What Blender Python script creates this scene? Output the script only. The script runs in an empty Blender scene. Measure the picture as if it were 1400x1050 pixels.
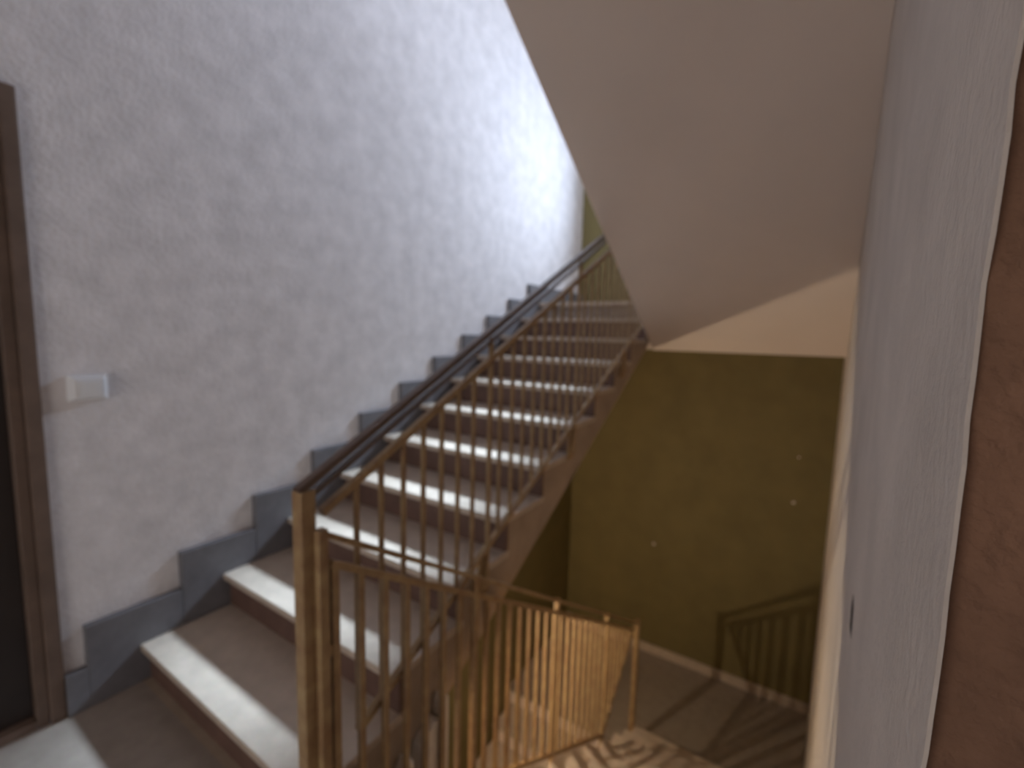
import bpy, bmesh, math, random
from mathutils import Vector, Matrix

random.seed(7)
scene = bpy.context.scene
COL = scene.collection

# ------------------------------------------------------------------ camera
F_PX, YAW, PITCH, ROLL = 621.28, 0.56957, 0.10450, -0.02507
CAM = Vector((2.2712, -0.6683, 1.4816))
cy, sy, cp, sp = math.cos(YAW), math.sin(YAW), math.cos(PITCH), math.sin(PITCH)
fwd = Vector((-sy * cp, cy * cp, -sp))
rgt = Vector((cy, sy, 0))
dwn = fwd.cross(rgt)
c, s = math.cos(ROLL), math.sin(ROLL)
r2 = c * rgt + s * dwn
d2 = -s * rgt + c * dwn
cam_data = bpy.data.cameras.new('camera')
cam_data.sensor_fit = 'HORIZONTAL'
cam_data.sensor_width = 36.0
cam_data.lens = F_PX * 36.0 / 1400.0
cam_data.clip_start = 0.01
cam_data.dof.use_dof = True
cam_data.dof.focus_distance = 0.30
cam_data.dof.aperture_fstop = 4.1
cam = bpy.data.objects.new('camera', cam_data)
COL.objects.link(cam)
m = Matrix.Identity(4)
for k in range(3):
    m[k][0], m[k][1], m[k][2], m[k][3] = r2[k], -d2[k], -fwd[k], CAM[k]
cam.matrix_world = m
scene.camera = cam

# ------------------------------------------------------------------ world and light
world = bpy.data.worlds.new('sky')
scene.world = world
world.use_nodes = True
bg = world.node_tree.nodes['Background']
bg.inputs[0].default_value = (0.62, 0.76, 1.0, 1)
bg.inputs[1].default_value = 0.5


def area_light(name, loc, rot, sx, sz, power, col):
    d = bpy.data.lights.new(name, 'AREA')
    d.shape = 'RECTANGLE'
    d.size, d.size_y = sx, sz
    d.energy = power
    d.color = col
    o = bpy.data.objects.new(name, d)
    COL.objects.link(o)
    o.location, o.rotation_euler = loc, rot
    return o


# daylight entering by the window over the half landing (faces -y)
area_light('daylight_half_landing', (1.45, 4.33, 3.14), (math.radians(-90), 0, 0), 0.80, 0.28, 58, (0.66, 0.80, 1.0)).data.spread = math.radians(165)
sun_d = bpy.data.lights.new('hazy_sun', 'SUN')
sun_d.energy = 22.0
sun_d.angle = math.radians(9)
sun_d.color = (0.68, 0.83, 1.0)
sun = bpy.data.objects.new('hazy_sun', sun_d)
COL.objects.link(sun)
sun.rotation_euler = Vector((-0.08, -1.0, -0.79)).to_track_quat('-Z', 'Y').to_euler()
area_light('fill_back', (1.3, -2.58, 0.95), (math.radians(90), 0, 0), 1.3, 1.2, 13, (1.0, 0.89, 0.78))  # warm soft fill added behind the camera

vs = scene.view_settings
scene.display_settings.display_device = 'sRGB'
vs.view_transform = 'Standard'
vs.look = 'None'
vs.exposure = 0.3
vs.gamma = 1.0
vs.use_curve_mapping = False


# ------------------------------------------------------------------ materials
def mat(name, col, rough=0.7, var=0.12, scale=6.0, bump=0.0, bscale=60.0, col2=None, metal=0.0, fine=0.0):
    mt = bpy.data.materials.new(name)
    mt.use_nodes = True
    nt = mt.node_tree
    b = nt.nodes['Principled BSDF']
    b.inputs['Roughness'].default_value = rough
    b.inputs['Metallic'].default_value = metal
    tc = nt.nodes.new('ShaderNodeTexCoord')
    geo = nt.nodes.new('ShaderNodeNewGeometry')
    nz = nt.nodes.new('ShaderNodeTexNoise')
    nz.inputs['Scale'].default_value = scale
    nz.inputs['Detail'].default_value = 8
    nz.inputs['Roughness'].default_value = 0.62
    nt.links.new(geo.outputs['Position'], nz.inputs['Vector'])
    ramp = nt.nodes.new('ShaderNodeValToRGB')
    ramp.color_ramp.elements[0].position = 0.32
    ramp.color_ramp.elements[1].position = 0.68
    a = col2 if col2 else tuple(max(0, v * (1 - var)) for v in col)
    z = col if col2 else tuple(min(1, v * (1 + var)) for v in col)
    ramp.color_ramp.elements[0].color = (*a, 1)
    ramp.color_ramp.elements[1].color = (*z, 1)
    nt.links.new(nz.outputs['Fac'], ramp.inputs['Fac'])
    out = ramp.outputs['Color']
    if fine > 0:
        n3 = nt.nodes.new('ShaderNodeTexNoise')
        n3.inputs['Scale'].default_value = 160
        n3.inputs['Detail'].default_value = 3
        nt.links.new(geo.outputs['Position'], n3.inputs['Vector'])
        mx = nt.nodes.new('ShaderNodeMix')
        mx.data_type = 'RGBA'
        mx.blend_type = 'OVERLAY'
        mx.inputs['Factor'].default_value = fine
        nt.links.new(out, mx.inputs['A'])
        nt.links.new(n3.outputs['Color'], mx.inputs['B'])
        out = mx.outputs['Result']
    nt.links.new(out, b.inputs['Base Color'])
    if bump > 0:
        n2 = nt.nodes.new('ShaderNodeTexNoise')
        n2.inputs['Scale'].default_value = bscale
        n2.inputs['Detail'].default_value = 5
        nt.links.new(geo.outputs['Position'], n2.inputs['Vector'])
        bp = nt.nodes.new('ShaderNodeBump')
        bp.inputs['Strength'].default_value = bump
        bp.inputs['Distance'].default_value = 0.01
        nt.links.new(n2.outputs['Fac'], bp.inputs['Height'])
        nt.links.new(bp.outputs['Normal'], b.inputs['Normal'])
    return mt


M = {
    'plaster': mat('rough_white_plaster', (0.81, 0.78, 0.80), 0.9, 0.11, 8.0, 0.40, 55, fine=0.1),
    'plaster_right': mat('grey_white_plaster', (0.66, 0.585, 0.53), 0.9, 0.10, 4.0, 0.35, 70),
    'soffit': mat('soffit_paint', (0.74, 0.63, 0.56), 0.85, 0.03, 2.0, 0.08, 120),
    'concrete': mat('stair_side_paint', (0.40, 0.31, 0.235), 0.85, 0.12, 7.0, 0.2, 80),
    'olive': mat('olive_wall_paint', (0.185, 0.145, 0.055), 0.75, 0.10, 3.0, 0.15, 60),
    'tread': mat('beige_terrazzo', (0.53, 0.435, 0.355), 0.38, 0.10, 14.0, 0.0, fine=0.15),
    'riser': mat('red_brown_stone', (0.150, 0.085, 0.065), 0.5, 0.15, 14.0, fine=0.15),
    'skirting': mat('grey_stone_skirting', (0.175, 0.17, 0.185), 0.5, 0.12, 16.0),
    'floor': mat('landing_terrazzo', (0.32, 0.265, 0.225), 0.4, 0.10, 14.0, fine=0.15),
    'ochre': mat('ochre_painted_steel', (0.43, 0.30, 0.15), 0.5, 0.0, 18.0, col2=(0.28, 0.16, 0.08)),
    'rail': mat('brown_handrail', (0.115, 0.070, 0.050), 0.28, 0.15, 20.0),
    'wood': mat('brown_door_wood', (0.16, 0.11, 0.085), 0.5, 0.18, 9.0),
    'darkwood': mat('dark_door_wood', (0.03, 0.022, 0.02), 0.5, 0.15, 9.0),
    'raw': mat('raw_brown_masonry', (0.25, 0.135, 0.085), 0.95, 0.22, 9.0, 0.9, 45),
    'white': mat('white_plastic', (0.86, 0.87, 0.90), 0.35, 0.02, 8.0),
    'chip': mat('pale_gypsum', (0.85, 0.77, 0.68), 0.85, 0.10, 25.0, 0.3, 90),
    'hole': mat('dark_hole', (0.02, 0.016, 0.013), 0.9, 0.1),
    'winframe': mat('window_frame_paint', (0.7, 0.7, 0.7), 0.5, 0.03),
    'ceramic': mat('lamp_holder_ceramic', (0.6, 0.58, 0.54), 0.4, 0.04),
}
gm = bpy.data.materials.new('window_glass')
gm.use_nodes = True
gn = gm.node_tree.nodes
gn.remove(gn['Principled BSDF'])
gtr, ggl, gmx = gn.new('ShaderNodeBsdfTransparent'), gn.new('ShaderNodeBsdfGlossy'), gn.new('ShaderNodeMixShader')
gtr.inputs['Color'].default_value = (0.93, 0.96, 0.97, 1)
ggl.inputs['Roughness'].default_value = 0.02
gmx.inputs['Fac'].default_value = 0.07
gm.node_tree.links.new(gtr.outputs[0], gmx.inputs[1])
gm.node_tree.links.new(ggl.outputs[0], gmx.inputs[2])
gm.node_tree.links.new(gmx.outputs[0], gn['Material Output'].inputs['Surface'])
M['glass'] = gm
bm_ = bpy.data.materials.new('glowing_bulb')
bm_.use_nodes = True
bb = bm_.node_tree.nodes['Principled BSDF']
bb.inputs['Emission Color'].default_value = (1.0, 0.72, 0.42, 1)
bb.inputs['Emission Strength'].default_value = 4.0
M['bulb'] = bm_


# ------------------------------------------------------------------ helpers
def tag(o, label=None, cat=None, group=None, kind=None):
    if label: o['label'] = label
    if cat: o['category'] = cat
    if group: o['group'] = group
    if kind: o['kind'] = kind
    return o


def link(name, me, mt, parent=None, loc=(0, 0, 0)):
    o = bpy.data.objects.new(name, me)
    if mt is not None and not me.materials:
        me.materials.append(mt)
    COL.objects.link(o)
    o.location = loc
    if parent: o.parent = parent
    return o


def empty(name, loc=(0, 0, 0)):
    o = bpy.data.objects.new(name, None)
    o.empty_display_size = 0.1
    COL.objects.link(o)
    o.location = loc
    return o


def mesh_of(verts, faces, name='mesh', bevel=0.0):
    bm = bmesh.new()
    vv = [bm.verts.new(v) for v in verts]
    for f in faces:
        bm.faces.new([vv[i] for i in f])
    bmesh.ops.recalc_face_normals(bm, faces=bm.faces)
    if bevel > 0:
        bmesh.ops.bevel(bm, geom=list(bm.edges), offset=bevel, segments=2, affect='EDGES', profile=0.6)
    me = bpy.data.meshes.new(name)
    bm.to_mesh(me)
    bm.free()
    return me


BOXF = [(0, 1, 2, 3), (4, 7, 6, 5), (0, 4, 5, 1), (1, 5, 6, 2), (2, 6, 7, 3), (3, 7, 4, 0)]


def box_me(x0, x1, y0, y1, z0, z1, bevel=0.0):
    v = [(x0, y0, z0), (x1, y0, z0), (x1, y1, z0), (x0, y1, z0), (x0, y0, z1), (x1, y0, z1), (x1, y1, z1), (x0, y1, z1)]
    return mesh_of(v, BOXF, bevel=bevel)


def box(name, b, mt, parent=None, bevel=0.0):
    return link(name, box_me(*b, bevel=bevel), mt, parent)


def prism_x(poly, x0, x1, bevel=0.0):
    """extrude a (y,z) outline along x; x0/x1 may be functions of y"""
    f0 = x0 if callable(x0) else (lambda y: x0)
    f1 = x1 if callable(x1) else (lambda y: x1)
    n = len(poly)
    v = [(f0(y), y, z) for y, z in poly] + [(f1(y), y, z) for y, z in poly]
    fs = [tuple(range(n)), tuple(range(2 * n - 1, n - 1, -1))]
    fs += [(i, i + n, (i + 1) % n + n, (i + 1) % n) for i in range(n)]
    return mesh_of(v, fs, bevel=bevel)


def bar_me(a, b, w, h, bevel=0.0, up=(0, 0, 1)):
    """rectangular bar from a to b: w across, h in the up direction"""
    a, b = Vector(a), Vector(b)
    d = (b - a).normalized()
    side = d.cross(Vector(up))
    if side.length < 1e-4:
        side = Vector((1, 0, 0))
    side.normalize()
    u = side.cross(d).normalized()
    v = []
    for p in (a, b):
        for su, ss in ((-1, -1), (-1, 1), (1, 1), (1, -1)):
            v.append(p + u * su * h / 2 + side * ss * w / 2)
    return mesh_of(v, BOXF, bevel=bevel)


def bar(name, a, b, w, h, mt, parent, bevel=0.0, up=(0, 0, 1)):
    return link(name, bar_me(a, b, w, h, bevel, up), mt, parent)


def lathe(prof, seg=20):
    v, f = [], []
    for r, z in prof:
        for k in range(seg):
            a = 2 * math.pi * k / seg
            v.append((r * math.cos(a), r * math.sin(a), z))
    n = len(prof)
    for i in range(n - 1):
        for k in range(seg):
            f.append((i * seg + k, i * seg + (k + 1) % seg, (i + 1) * seg + (k + 1) % seg, (i + 1) * seg + k))
    f.append(tuple(range(seg)))
    f.append(tuple(range((n - 1) * seg, n * seg)))
    me = mesh_of(v, f)
    for p in me.polygons: p.use_smooth = True
    return me


# ------------------------------------------------------------------ dimensions
R = 0.165            # riser
T = 0.32685          # tread of the flight going up on the left
W = 1.19             # its width
YF = 4.30            # far wall
XW = 1.27            # left side of the flights on the right
T0, Y00 = 0.267, 0.10  # flight going down on the right
R0 = 0.1715          # riser of the flight going down
ZL = -12 * R0        # lower half landing
ZU = 11 * R          # upper half landing


def xr(y):           # face of the right wall, slightly out of square
    return 2.36 + 0.0487 * y


XWALL = 2.62
Z_BOT, Z_TOP = -3.96, 5.7

# ------------------------------------------------------------------ setting
tag(box('wall_left', (-0.2, 0.0, -0.23, YF, 0.0, Z_TOP), M['plaster']), 'rough white plastered wall along the flight of stairs going up', kind='structure')
box('wall_above_door', (-0.2, 0.0, -2.6, -0.23, 2.26, Z_TOP), M['plaster'], bpy.data.objects['wall_left'])
box('wall_beyond_door', (-0.2, 0.0, -2.6, -1.25, 0.0, 2.26), M['plaster'], bpy.data.objects['wall_left'])
tag(box('wall_lower_left', (-0.2, 0.0, -0.23, YF, Z_BOT, 0.0), M['olive']), 'dark olive painted wall under the flight going up', kind='structure')

# far wall with a window opening over the upper half landing
wf = tag(box('wall_far', (-0.2, 2.9, YF, YF + 0.2, Z_BOT, 2.98), M['olive']), 'olive painted end wall of the stairwell', kind='structure')
box('wall_panel', (-0.2, 0.40, YF, YF + 0.2, 2.98, 3.58), M['olive'], wf)
box('wall_panel', (1.90, 2.9, YF, YF + 0.2, 2.98, 3.58), M['olive'], wf)
box('wall_panel', (-0.2, 2.9, YF, YF + 0.2, 3.58, Z_TOP), M['olive'], wf)
# small flecks where the olive paint has chipped off
for fx, fz, fr in ((1.02, -0.78, 0.013), (2.29, -0.02, 0.013), (2.30, 0.42, 0.008)):
    f = mesh_of([(fx + fr * random.uniform(.7, 1.2) * math.cos(a), YF - 0.0015, fz + fr * random.uniform(.7, 1.3) * math.sin(a)) for a in [k * math.pi / 4 for k in range(8)]]
                + [(fx + fr * 1.1 * math.cos(a), YF, fz + fr * 1.1 * math.sin(a)) for a in [k * math.pi / 4 for k in range(8)]],
                [tuple(range(8))] + [(k, (k + 1) % 8, 8 + (k + 1) % 8, 8 + k) for k in range(8)])
    link('paint_chip', f, M['chip'], wf)

w1 = empty('window_1', (1.15, YF + 0.1, 2.98))
tag(w1, 'window over the upper half landing', kind='structure')


def window(root, x0, x1, y, z0, z1):
    ox, oy, oz = root.location
    B = lambda n, b, mt: box(n, (b[0] - ox, b[1] - ox, b[2] - oy, b[3] - oy, b[4] - oz, b[5] - oz), mt, root)
    for a, b_ in ((x0, x0 + 0.05), (x1 - 0.05, x1)):
        B('window_frame', (a, b_, y - 0.03, y + 0.03, z0, z1), M['winframe'])
    for a, b_ in ((z0, z0 + 0.05), (z1 - 0.05, z1)):
        B('window_frame', (x0 + 0.05, x1 - 0.05, y - 0.03, y + 0.03, a, b_), M['winframe'])
    xm = (x0 + x1) / 2
    B('mullion', (xm - 0.02, xm + 0.02, y - 0.025, y + 0.025, z0 + 0.05, z1 - 0.05), M['winframe'])
    B('pane', (x0 + 0.05, xm - 0.02, y - 0.003, y + 0.003, z0 + 0.05, z1 - 0.05), M['glass'])
    B('pane', (xm + 0.02, x1 - 0.05, y - 0.003, y + 0.003, z0 + 0.05, z1 - 0.05), M['glass'])


window(w1, 0.40, 1.90, YF + 0.12, 2.98, 3.58)

# right wall: rough masonry core, plaster skin on the stairwell side with a ragged near edge
Y_END = -0.355
core_poly = [(xr(Y_END) + 0.002, Y_END + 0.012), (xr(YF) + 0.002, YF), (2.95, YF), (2.95, Y_END + 0.012)]
core = mesh_of([(x, y, Z_BOT) for x, y in core_poly] + [(x, y, Z_TOP) for x, y in core_poly], BOXF)
NZ = 420
ys_in = []
edge = 0.0
for k in range(NZ + 1):
    z = Z_BOT + (Z_TOP - Z_BOT) * k / NZ
    edge = 0.55 * edge + random.uniform(-0.006, 0.006)
    big = 0.004 * math.exp(-((z - 1.585) / 0.018) ** 2) - 0.004 * math.exp(-((z - 1.545) / 0.03) ** 2)
    ys_in.append((z, Y_END + edge - big + 0.002 * math.sin(z * 23)))
pv, pf = [], []
for z, ye in ys_in:
    pv += [(xr(ye), ye, z), (xr(YF), YF, z), (xr(YF) + 0.002, YF, z), (xr(ye) + 0.002, ye, z)]
for k in range(NZ):
    a, b_ = 4 * k, 4 * k + 4
    for i in range(4):
        j = (i + 1) % 4
        pf.append((a + i, a + j, b_ + j, b_ + i))
pf += [(0, 1, 2, 3), (4 * NZ, 4 * NZ + 3, 4 * NZ + 2, 4 * NZ + 1)]
wr = tag(link('wall_right', mesh_of(pv, pf), M['plaster_right']), 'grey white plastered wall beside the flight going down, with a ragged edge', kind='structure')
tag(link('masonry_core', core, M['raw'], wr), 'bare brown masonry jamb')
hz = mesh_of([(xr(Y_END) + 0.019 + 0.006 * math.cos(a), Y_END + 0.0115, 1.545 + 0.007 * math.sin(a)) for a in [k * math.pi / 5 for k in range(10)]], [tuple(range(10))])
link('fixing_hole', hz, M['hole'], wr)
# small dark gouge in the plaster
link('gouge', mesh_of([(xr(y) - 0.0006, y, z) for y, z in ((.22, 1.005), (.27, 1.0), (.285, 1.03), (.27, 1.06), (.235, 1.05))], [(0, 1, 2, 3, 4)]), M['hole'], wr)

# landing floor, ceilings and the walls behind the camera
fl = tag(box('floor', (0.0, 4.2, -2.6, 0.0, -0.15, 0.0), M['floor']), 'terrazzo floor of the landing', kind='structure')
box('landing_edge', (XW - 0.02, xr(0.1), 0.0, 0.1 , -0.15, 0.0), M['floor'], fl)
tag(box('ceiling', (0.0, 4.2, -2.6, 0.08, 3.6, 3.795), M['soffit']), 'underside of the landing above', kind='structure')
tag(box('ceiling_stairwell', (-0.2, 2.95, 0.08, YF + 0.2, Z_TOP, Z_TOP + 0.15), M['soffit']), 'ceiling over the stairwell', kind='structure')
wb = tag(box('wall_back', (-0.2, 4.4, -2.8, -2.6, -0.15, 0.3), M['plaster']), 'plastered wall behind the landing', kind='structure')
box('wall_panel', (-0.2, 0.6, -2.8, -2.6, 0.3, 1.6), M['plaster'], wb)
box('wall_panel', (2.0, 4.4, -2.8, -2.6, 0.3, 1.6), M['plaster'], wb)
box('wall_panel', (-0.2, 4.4, -2.8, -2.6, 1.6, Z_TOP), M['plaster'], wb)
w2 = empty('window_fill', (1.3, -2.7, 0.3))  # unseen low window, added to go with the fill light
tag(w2, 'unseen window added behind the landing for the fill light', kind='structure')
window(w2, 0.6, 2.0, -2.72, 0.3, 1.6)
tag(box('wall_corridor_side', (4.2, 4.4, -2.6, Y_END + 0.012, -0.15, Z_TOP), M['plaster']), 'plastered corridor wall', kind='structure')
tag(box('wall_corridor_front', (2.95, 4.4, Y_END + 0.012, -0.1, -0.15, Z_TOP), M['plaster']), 'plastered corridor wall beside the jamb', kind='structure')
tag(box('wall_lower_back', (-0.2, 2.95, -0.4, -0.23, Z_BOT, -0.15), M['plaster_right']), 'wall under the landing', kind='structure')
tag(box('floor_ground', (-0.2, 2.95, -0.4, YF + 0.2, Z_BOT - 0.15, Z_BOT), M['floor']), 'floor at the bottom of the stairwell', kind='structure')

# half landings
def slab(name, y0, y1, z0, z1, mt, parent=None):
    return link(name, mesh_of([(0, y0, z0), (xr(y0) - .001, y0, z0), (xr(y1) - .001, y1, z0), (0, y1, z0),
                               (0, y0, z1), (xr(y0) - .001, y0, z1), (xr(y1) - .001, y1, z1), (0, y1, z1)], BOXF), mt, parent)


fu = tag(slab('floor_upper_landing', 10 * T + 0.03, YF, 1.40, ZU - 0.03, M['soffit']), 'upper half landing at the head of the stairs', kind='structure')
slab('landing_slab', 10 * T, YF, ZU - 0.03, ZU, M['tread'], fu)
flw = tag(slab('floor_lower_landing', 2.97, YF, ZL - 0.35, ZL - 0.03, M['soffit']), 'lower half landing at the foot of the flight going down', kind='structure')
slab('landing_slab', 2.94, YF, ZL - 0.03, ZL, M['floor'], flw)
sk = tag(box('baseboard_far', (0.0, 2.56, YF - 0.025, YF, ZL, ZL + 0.10), M['tread'], bevel=0.004), 'pale stone skirting along the lower half landing', kind='structure')

# stepped skirting on the left wall
bl = empty('baseboard_left', (0, 0, 0))
tag(bl, 'stepped grey stone skirting climbing the white wall', kind='structure')
SKT, SKF = 0.036, 0.165
link('skirting_slab', mesh_of([(0, -0.228, 0), (SKT, -0.228, 0), (SKT, -SKF, 0), (0, -SKF, 0), (0, -0.228, R), (SKT, -0.228, R), (SKT, -SKF, R), (0, -SKF, R)], BOXF, bevel=0.003), M['skirting'], bl)
sp_poly = [(-SKF, -R), (0.05, -R), (0.05, 0), (T - SKF - 0.003, 0), (T - SKF - 0.003, R), (-SKF, R)]
sp_me = prism_x(sp_poly, 0.0, SKT, bevel=0.003)
for i in range(1, 11):
    link('skirting_slab', sp_me, M['skirting'], bl, (0, (i - 1) * T, i * R))
top_me = prism_x([(-SKF, -R), (0.05, -R), (0.05, 0), (YF - 10 * T, 0), (YF - 10 * T, R), (-SKF, R)], 0.0, SKT, bevel=0.003)
link('skirting_slab', top_me, M['skirting'], bl, (0, 10 * T, 11 * R))

# ------------------------------------------------------------------ door in the left wall
dr = empty('door_1', (0, -0.23, 0))
tag(dr, 'dark brown door with a wooden frame in the white wall', kind='structure')


def dbox(n, b, mt, bevel=0.0):
    return box(n, (b[0], b[1], b[2] + 0.23, b[3] + 0.23, b[4], b[5]), mt, dr, bevel)


dbox('architrave', (-0.02, 0.022, -0.272, -0.228, 0.0, 2.26), M['wood'], 0.006)
dbox('jamb', (-0.19, 0.006, -0.305, -0.272, 0.0, 2.215), M['wood'], 0.004)
dbox('architrave', (-0.02, 0.022, -1.255, -1.20, 0.0, 2.26), M['wood'], 0.006)
dbox('architrave', (-0.02, 0.022, -1.20, -0.272, 2.205, 2.26), M['wood'], 0.006)
dbox('jamb', (-0.19, 0.006, -1.20, -1.15, 0.0, 2.205), M['wood'], 0.004)
dbox('jamb', (-0.19, 0.006, -1.15, -0.305, 2.155, 2.205), M['wood'], 0.004)
dbox('threshold', (-0.19, 0.004, -1.15, -0.305, 0.0, 0.03), M['wood'], 0.004)
leaf = dbox('door_leaf', (-0.08, -0.04, -1.15, -0.305, 0.03, 2.155), M['darkwood'], 0.003)
box('door_panel', (-0.04, -0.033, -1.05 + 0.23, -0.45 + 0.23, 0.2, 0.95), M['darkwood'], leaf, 0.004)
box('door_panel', (-0.04, -0.033, -1.05 + 0.23, -0.45 + 0.23, 1.1, 2.0), M['darkwood'], leaf, 0.004)

# ------------------------------------------------------------------ light switch
sw = empty('light_switch', (0, -0.098, 1.25))
tag(sw, 'white plastic light switch on the plastered wall beside the door', 'light switch')
link('switch_box', mesh_of([(0, -0.060, -0.050), (0, 0.060, -0.050), (0, 0.060, 0.050), (0, -0.060, 0.050),
                            (0.042, -0.044, -0.036), (0.042, 0.036, -0.036), (0.042, 0.036, 0.036), (0.042, -0.044, 0.036)], BOXF, bevel=0.003), M['white'], sw)
rk = mesh_of([(0.042, -0.034, -0.026), (0.042, 0.026, -0.026), (0.042, 0.026, 0.026), (0.042, -0.034, 0.026),
              (0.045, -0.034, -0.026), (0.045, 0.026, -0.026), (0.051, 0.026, 0.026), (0.051, -0.034, 0.026)], BOXF, bevel=0.002)
link('rocker', rk, M['white'], sw)

# ------------------------------------------------------------------ flight going up (left)
f1 = empty('stair_flight', (0, 0, 0))
tag(f1, 'flight of beige stone steps going up along the white wall', 'staircase')


def soff1(y): return 0.266 + 0.554 * (y - 1.004)


poly = [(0.05, 0.0)]
for i in range(1, 11):
    poly += [((i - 1) * T + 0.05, i * R - 0.03), (i * T + 0.05, i * R - 0.03)]
poly += [(10 * T + 0.03, 1.40), (3.05, 1.40), (0.57, soff1(0.57)), (0.57, -0.42), (0.0, -0.42), (0.0, 0.0)]
poly[-6] = (10 * T + 0.03, 10 * R - 0.03)
link('stair_slab', prism_x(poly, SKT, W - 0.012), M['concrete'], f1)
tread_me = box_me(SKT, W, 0.0, T + 0.048, -0.03, 0.0, bevel=0.004)
riser_me = box_me(SKT, W - 0.006, 0.03, 0.05, -R, -0.03)
for i in range(1, 12):
    if i < 11:
        link('tread', tread_me, M['tread'], f1, (0, (i - 1) * T, i * R))
    link('riser', riser_me, M['riser'], f1, (0, (i - 1) * T, i * R))
# broken pale plaster on the side of the stair foot
for pl in ([(.515, -.42), (.568, -.42), (.568, .11), (.55, .125), (.535, .10), (.522, -.02)],
           [(.36, -.30), (.505, -.30), (.512, .055), (.49, .06), (.425, .005), (.418, -.03), (.40, -.08)],
           [(.27, -.30), (.35, -.30), (.385, -.05), (.38, .0), (.36, .005), (.32, -.06), (.285, -.12)]):
    link('plaster_patch', prism_x(pl, W - 0.012, W + 0.04, bevel=0.006), M['chip'], f1)


# ------------------------------------------------------------------ flights on the right
# down: nosing k at y = Y00 + k*T0, z = -k*R
f0 = empty('stair_flight', (0, 0, 0))
tag(f0, 'flight of stone steps going down to the lower half landing', 'staircase')
poly = []
for k in range(1, 12):
    ya, yb, z = Y00 + (k - 1) * T0 - 0.05, Y00 + k * T0 - 0.05, -k * R0 - 0.03
    poly += [(ya, z), (yb, z)]
yl = Y00 + 11 * T0 - 0.05
poly += [(yl, ZL - 0.04), (yl - 0.05, ZL - 0.04), (-0.0, -0.42), (0.0, -0.16), (0.05, -0.16)]
link('stair_slab', prism_x(poly, XW, lambda y: xr(y) - 0.001), M['soffit'], f0)
for k in range(1, 12):
    ya, yb, z = Y00 + (k - 1) * T0 - 0.048, Y00 + k * T0, -k * R0
    b_ = box_me(XW - 0.005, xr(ya) - 0.002, ya, yb, z - 0.03, z, bevel=0.004)
    link('tread', b_, M['tread'], f0)
for k in range(0, 12):
    ya, z = Y00 + k * T0 - 0.049, -k * R0
    link('riser', box_me(XW, xr(ya) - 0.003, ya, ya + 0.019, z - R0, z - 0.03), M['riser'], f0)

# up again: from the upper half landing towards the landing above
f2 = empty('stair_flight', (0, 0, 0))
tag(f2, 'plain underside of the stair flight overhead on the right', 'staircase')
S2 = 0.5915
def soff2(y): return 2.70 - S2 * (y - 0.81)
y_hit = 0.81 + (2.70 - 1.40) / S2
poly = [(y_hit, 1.40), (10 * T + 0.029, 1.40), (10 * T + 0.029, ZU)]
for k in range(0, 12):
    y, z = 3.04 - k * T0, ZU + k * R
    poly += [(y, z), (y, z + R)]
poly += [(0.085, ZU + 12 * R), (0.085, soff2(0.085))]
link('stair_slab', prism_x(poly, XW - 0.02, lambda y: xr(y) - 0.001), M['soffit'], f2)

# lowest flight, going down under the first one
f3 = empty('stair_flight', (0, 0, 0))
tag(f3, 'shaded flight of steps below, under the flight going up', 'staircase')
poly = []
for k in range(1, 10):
    ya, yb, z = 2.97 - (k - 1) * 0.30, 2.97 - k * 0.30, ZL - k * R - 0.03
    poly += [(ya, z), (yb, z)]
poly += [(0.27, ZL - 10 * R - .3), (0.5, ZL - 10 * R - .3), (2.97, ZL - 0.35)]
link('stair_slab', prism_x(poly, 0.03, W), M['soffit'], f3)
for k in range(1, 10):
    link('tread', box_me(0.03, W + 0.01, 2.97 - k * 0.30 - 0.03, 2.97 - (k - 1) * 0.30, ZL - k * R - 0.03, ZL - k * R, bevel=0.004), M['tread'], f3)

# ------------------------------------------------------------------ balustrades
X1, X0 = 1.215, 1.245
b1 = empty('stair_balustrade', (X1, 0, 0))
tag(b1, 'ochre steel balustrade with brown handrail climbing the flight going up', 'balustrade')
hr1 = lambda y: 1.085 + 0.512 * y
tr1 = lambda y: 0.975 + 0.505 * y
br1 = lambda y: 0.195 + 0.500 * y
YE1 = 3.30
bar('handrail', (0, -0.02, hr1(-0.02)), (0, YE1, hr1(YE1)), 0.032, 0.020, M['rail'], b1, 0.006)
bar('handrail_strip', (0, 0.0, hr1(0) - 0.040), (0, YE1, hr1(YE1) - 0.040), 0.018, 0.012, M['rail'], b1)
bar('top_rail', (0, 0.05, tr1(0.05)), (0, YE1, tr1(YE1)), 0.020, 0.022, M['ochre'], b1)
bar('bottom_rail', (0, 0.16, br1(0.16)), (0, YE1, br1(YE1)), 0.022, 0.022, M['ochre'], b1)
bar('newel_post', (0, 0.0, -0.40), (0, 0.0, hr1(0) - 0.01), 0.042, 0.042, M['ochre'], b1, 0.004, up=(0, 1, 0))
for yp in (0.82, 1.64, 2.46, 3.28):
    bar('post', (0, yp, 0.02 + 0.5 * yp), (0, yp, hr1(yp) - 0.03), 0.016, 0.016, M['ochre'], b1, 0.002, up=(0, 1, 0))
    bar('fixing_plate', (-0.018, yp, -0.02 + 0.5 * yp), (-0.018, yp, 0.16 + 0.5 * yp), 0.011, 0.07, M['ochre'], b1, up=(0, 1, 0))
y = 0.163
bal1 = bar_me((0, 0, 0.0), (0, 0, tr1(0.163) - br1(0.163)), 0.013, 0.013, up=(0, 1, 0))
while y < 3.22:
    if all(abs(y - q) > 0.03 for q in (0.82, 1.64, 2.46, 3.28)):
        o = link('baluster', bal1, M['ochre'], b1, (0, y, br1(y)))
        o.scale.z = (tr1(y) - br1(y)) / (tr1(0.163) - br1(0.163))
    y += 0.0915

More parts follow.
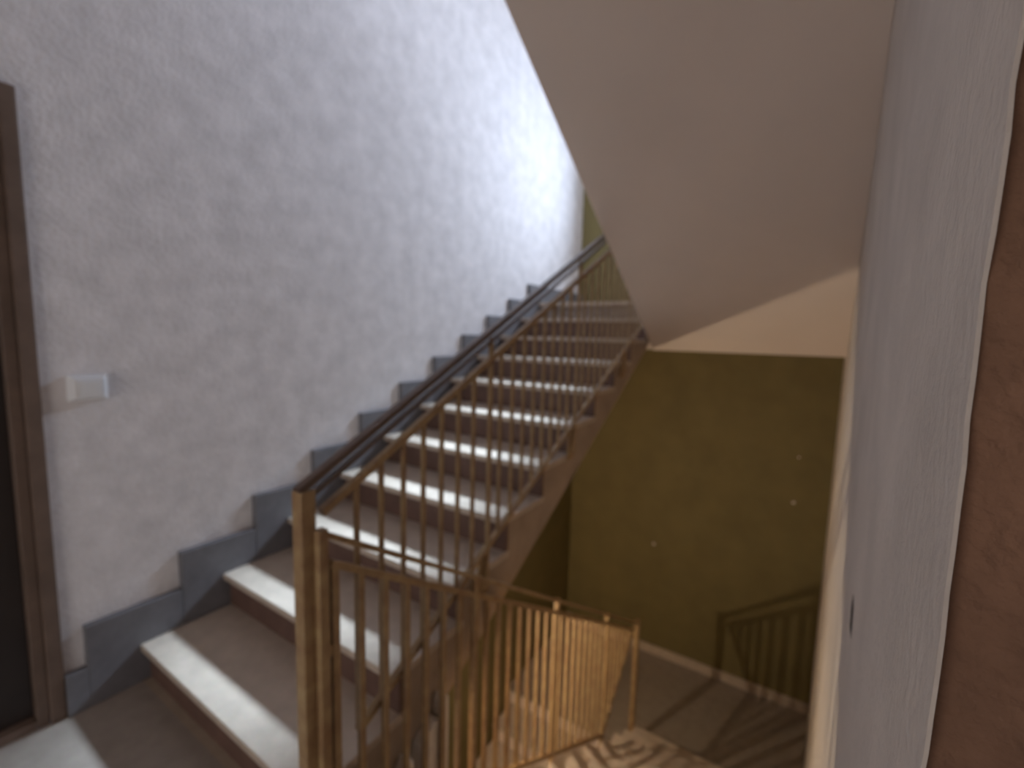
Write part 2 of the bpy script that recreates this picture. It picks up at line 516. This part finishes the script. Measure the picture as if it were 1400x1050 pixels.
b0 = empty('stair_balustrade', (X0, 0, 0))
tag(b0, 'ochre steel balustrade sloping down beside the flight going down', 'balustrade')
hr0 = lambda y: 0.975 - 0.633 * y
tr0 = lambda y: 0.898 - 0.628 * y
br0 = lambda y: 0.082 - 0.648 * y
YE0 = 3.02
bar('handrail', (0, 0.02, hr0(0.02)), (0, YE0, hr0(YE0)), 0.030, 0.016, M['ochre'], b0, 0.004)
bar('top_rail', (0, 0.05, tr0(0.05)), (0, YE0 - 0.1, tr0(YE0 - 0.1)), 0.020, 0.020, M['ochre'], b0)
bar('bottom_rail', (0, 0.05, br0(0.05)), (0, 2.26, br0(2.26)), 0.022, 0.022, M['ochre'], b0)
bar('diagonal_bar', (0, 2.24, br0(2.24)), (0, 2.90, tr0(2.90)), 0.024, 0.024, M['ochre'], b0)
bar('newel_post', (0, 0.026, -0.35), (0, 0.026, hr0(0.026) + 0.01), 0.028, 0.028, M['ochre'], b0, 0.003, up=(0, 1, 0))
bar('end_bar', (0, 0.062, br0(0.062)), (0, 0.062, tr0(0.062)), 0.022, 0.022, M['ochre'], b0, up=(0, 1, 0))
for yc, zc in ((0.06, 0.62), (0.06, 0.15)):
    bar('bracket', (0, 0.035, zc), (0, 0.056, zc), 0.016, 0.03, M['ochre'], b0)
for yp in (0.70, 1.45, 2.25):
    bar('post', (0, yp, -0.16 - 0.648 * yp), (0, yp, hr0(yp) + 0.012), 0.026, 0.026, M['ochre'], b0, 0.003, up=(0, 1, 0))
bar('end_post', (0, YE0, ZL), (0, YE0, hr0(YE0) + 0.03), 0.042, 0.042, M['ochre'], b0, 0.004, up=(0, 1, 0))
y = 0.150
while y < 2.86:
    if all(abs(y - q) > 0.03 for q in (0.70, 1.45, 2.25)):
        if y < 2.26:
            zb = br0(y)
        else:
            t = (y - 2.24) / 0.66
            zb = br0(2.24) * (1 - t) + tr0(2.90) * t
        bar('baluster', (0, y, zb), (0, y, tr0(y)), 0.018, 0.018, M['ochre'], b0, up=(0, 1, 0))
    y += 0.0905

# ------------------------------------------------------------------ bulb under the flight going up
LP = Vector((0.45, 1.02, -0.16))
lp = empty('ceiling_bulb', LP)
tag(lp, 'bare warm bulb hanging under the flight going up', 'lamp')
ztop = soff1(LP.y) - LP.z
link('cord', mesh_of([(0.004 * math.cos(a), 0.004 * math.sin(a), z) for z in (0.09, ztop) for a in (0, math.pi / 2, math.pi, 1.5 * math.pi)], BOXF), M['hole'], lp)
link('lamp_holder', lathe([(0.010, 0.10), (0.018, 0.095), (0.020, 0.05), (0.016, 0.045)]), M['ceramic'], lp)
link('bulb', lathe([(0.013, 0.045), (0.016, 0.03), (0.028, 0.005), (0.030, -0.012), (0.022, -0.030), (0.008, -0.038)]), M['bulb'], lp)
pl = bpy.data.lights.new('bulb_light', 'POINT')
pl.energy = 46
pl.color = (1.0, 0.82, 0.58)
pl.shadow_soft_size = 0.018
plo = bpy.data.objects.new('bulb_light', pl)
COL.objects.link(plo)
plo.parent = lp
plo.location = (0, 0, -0.09)
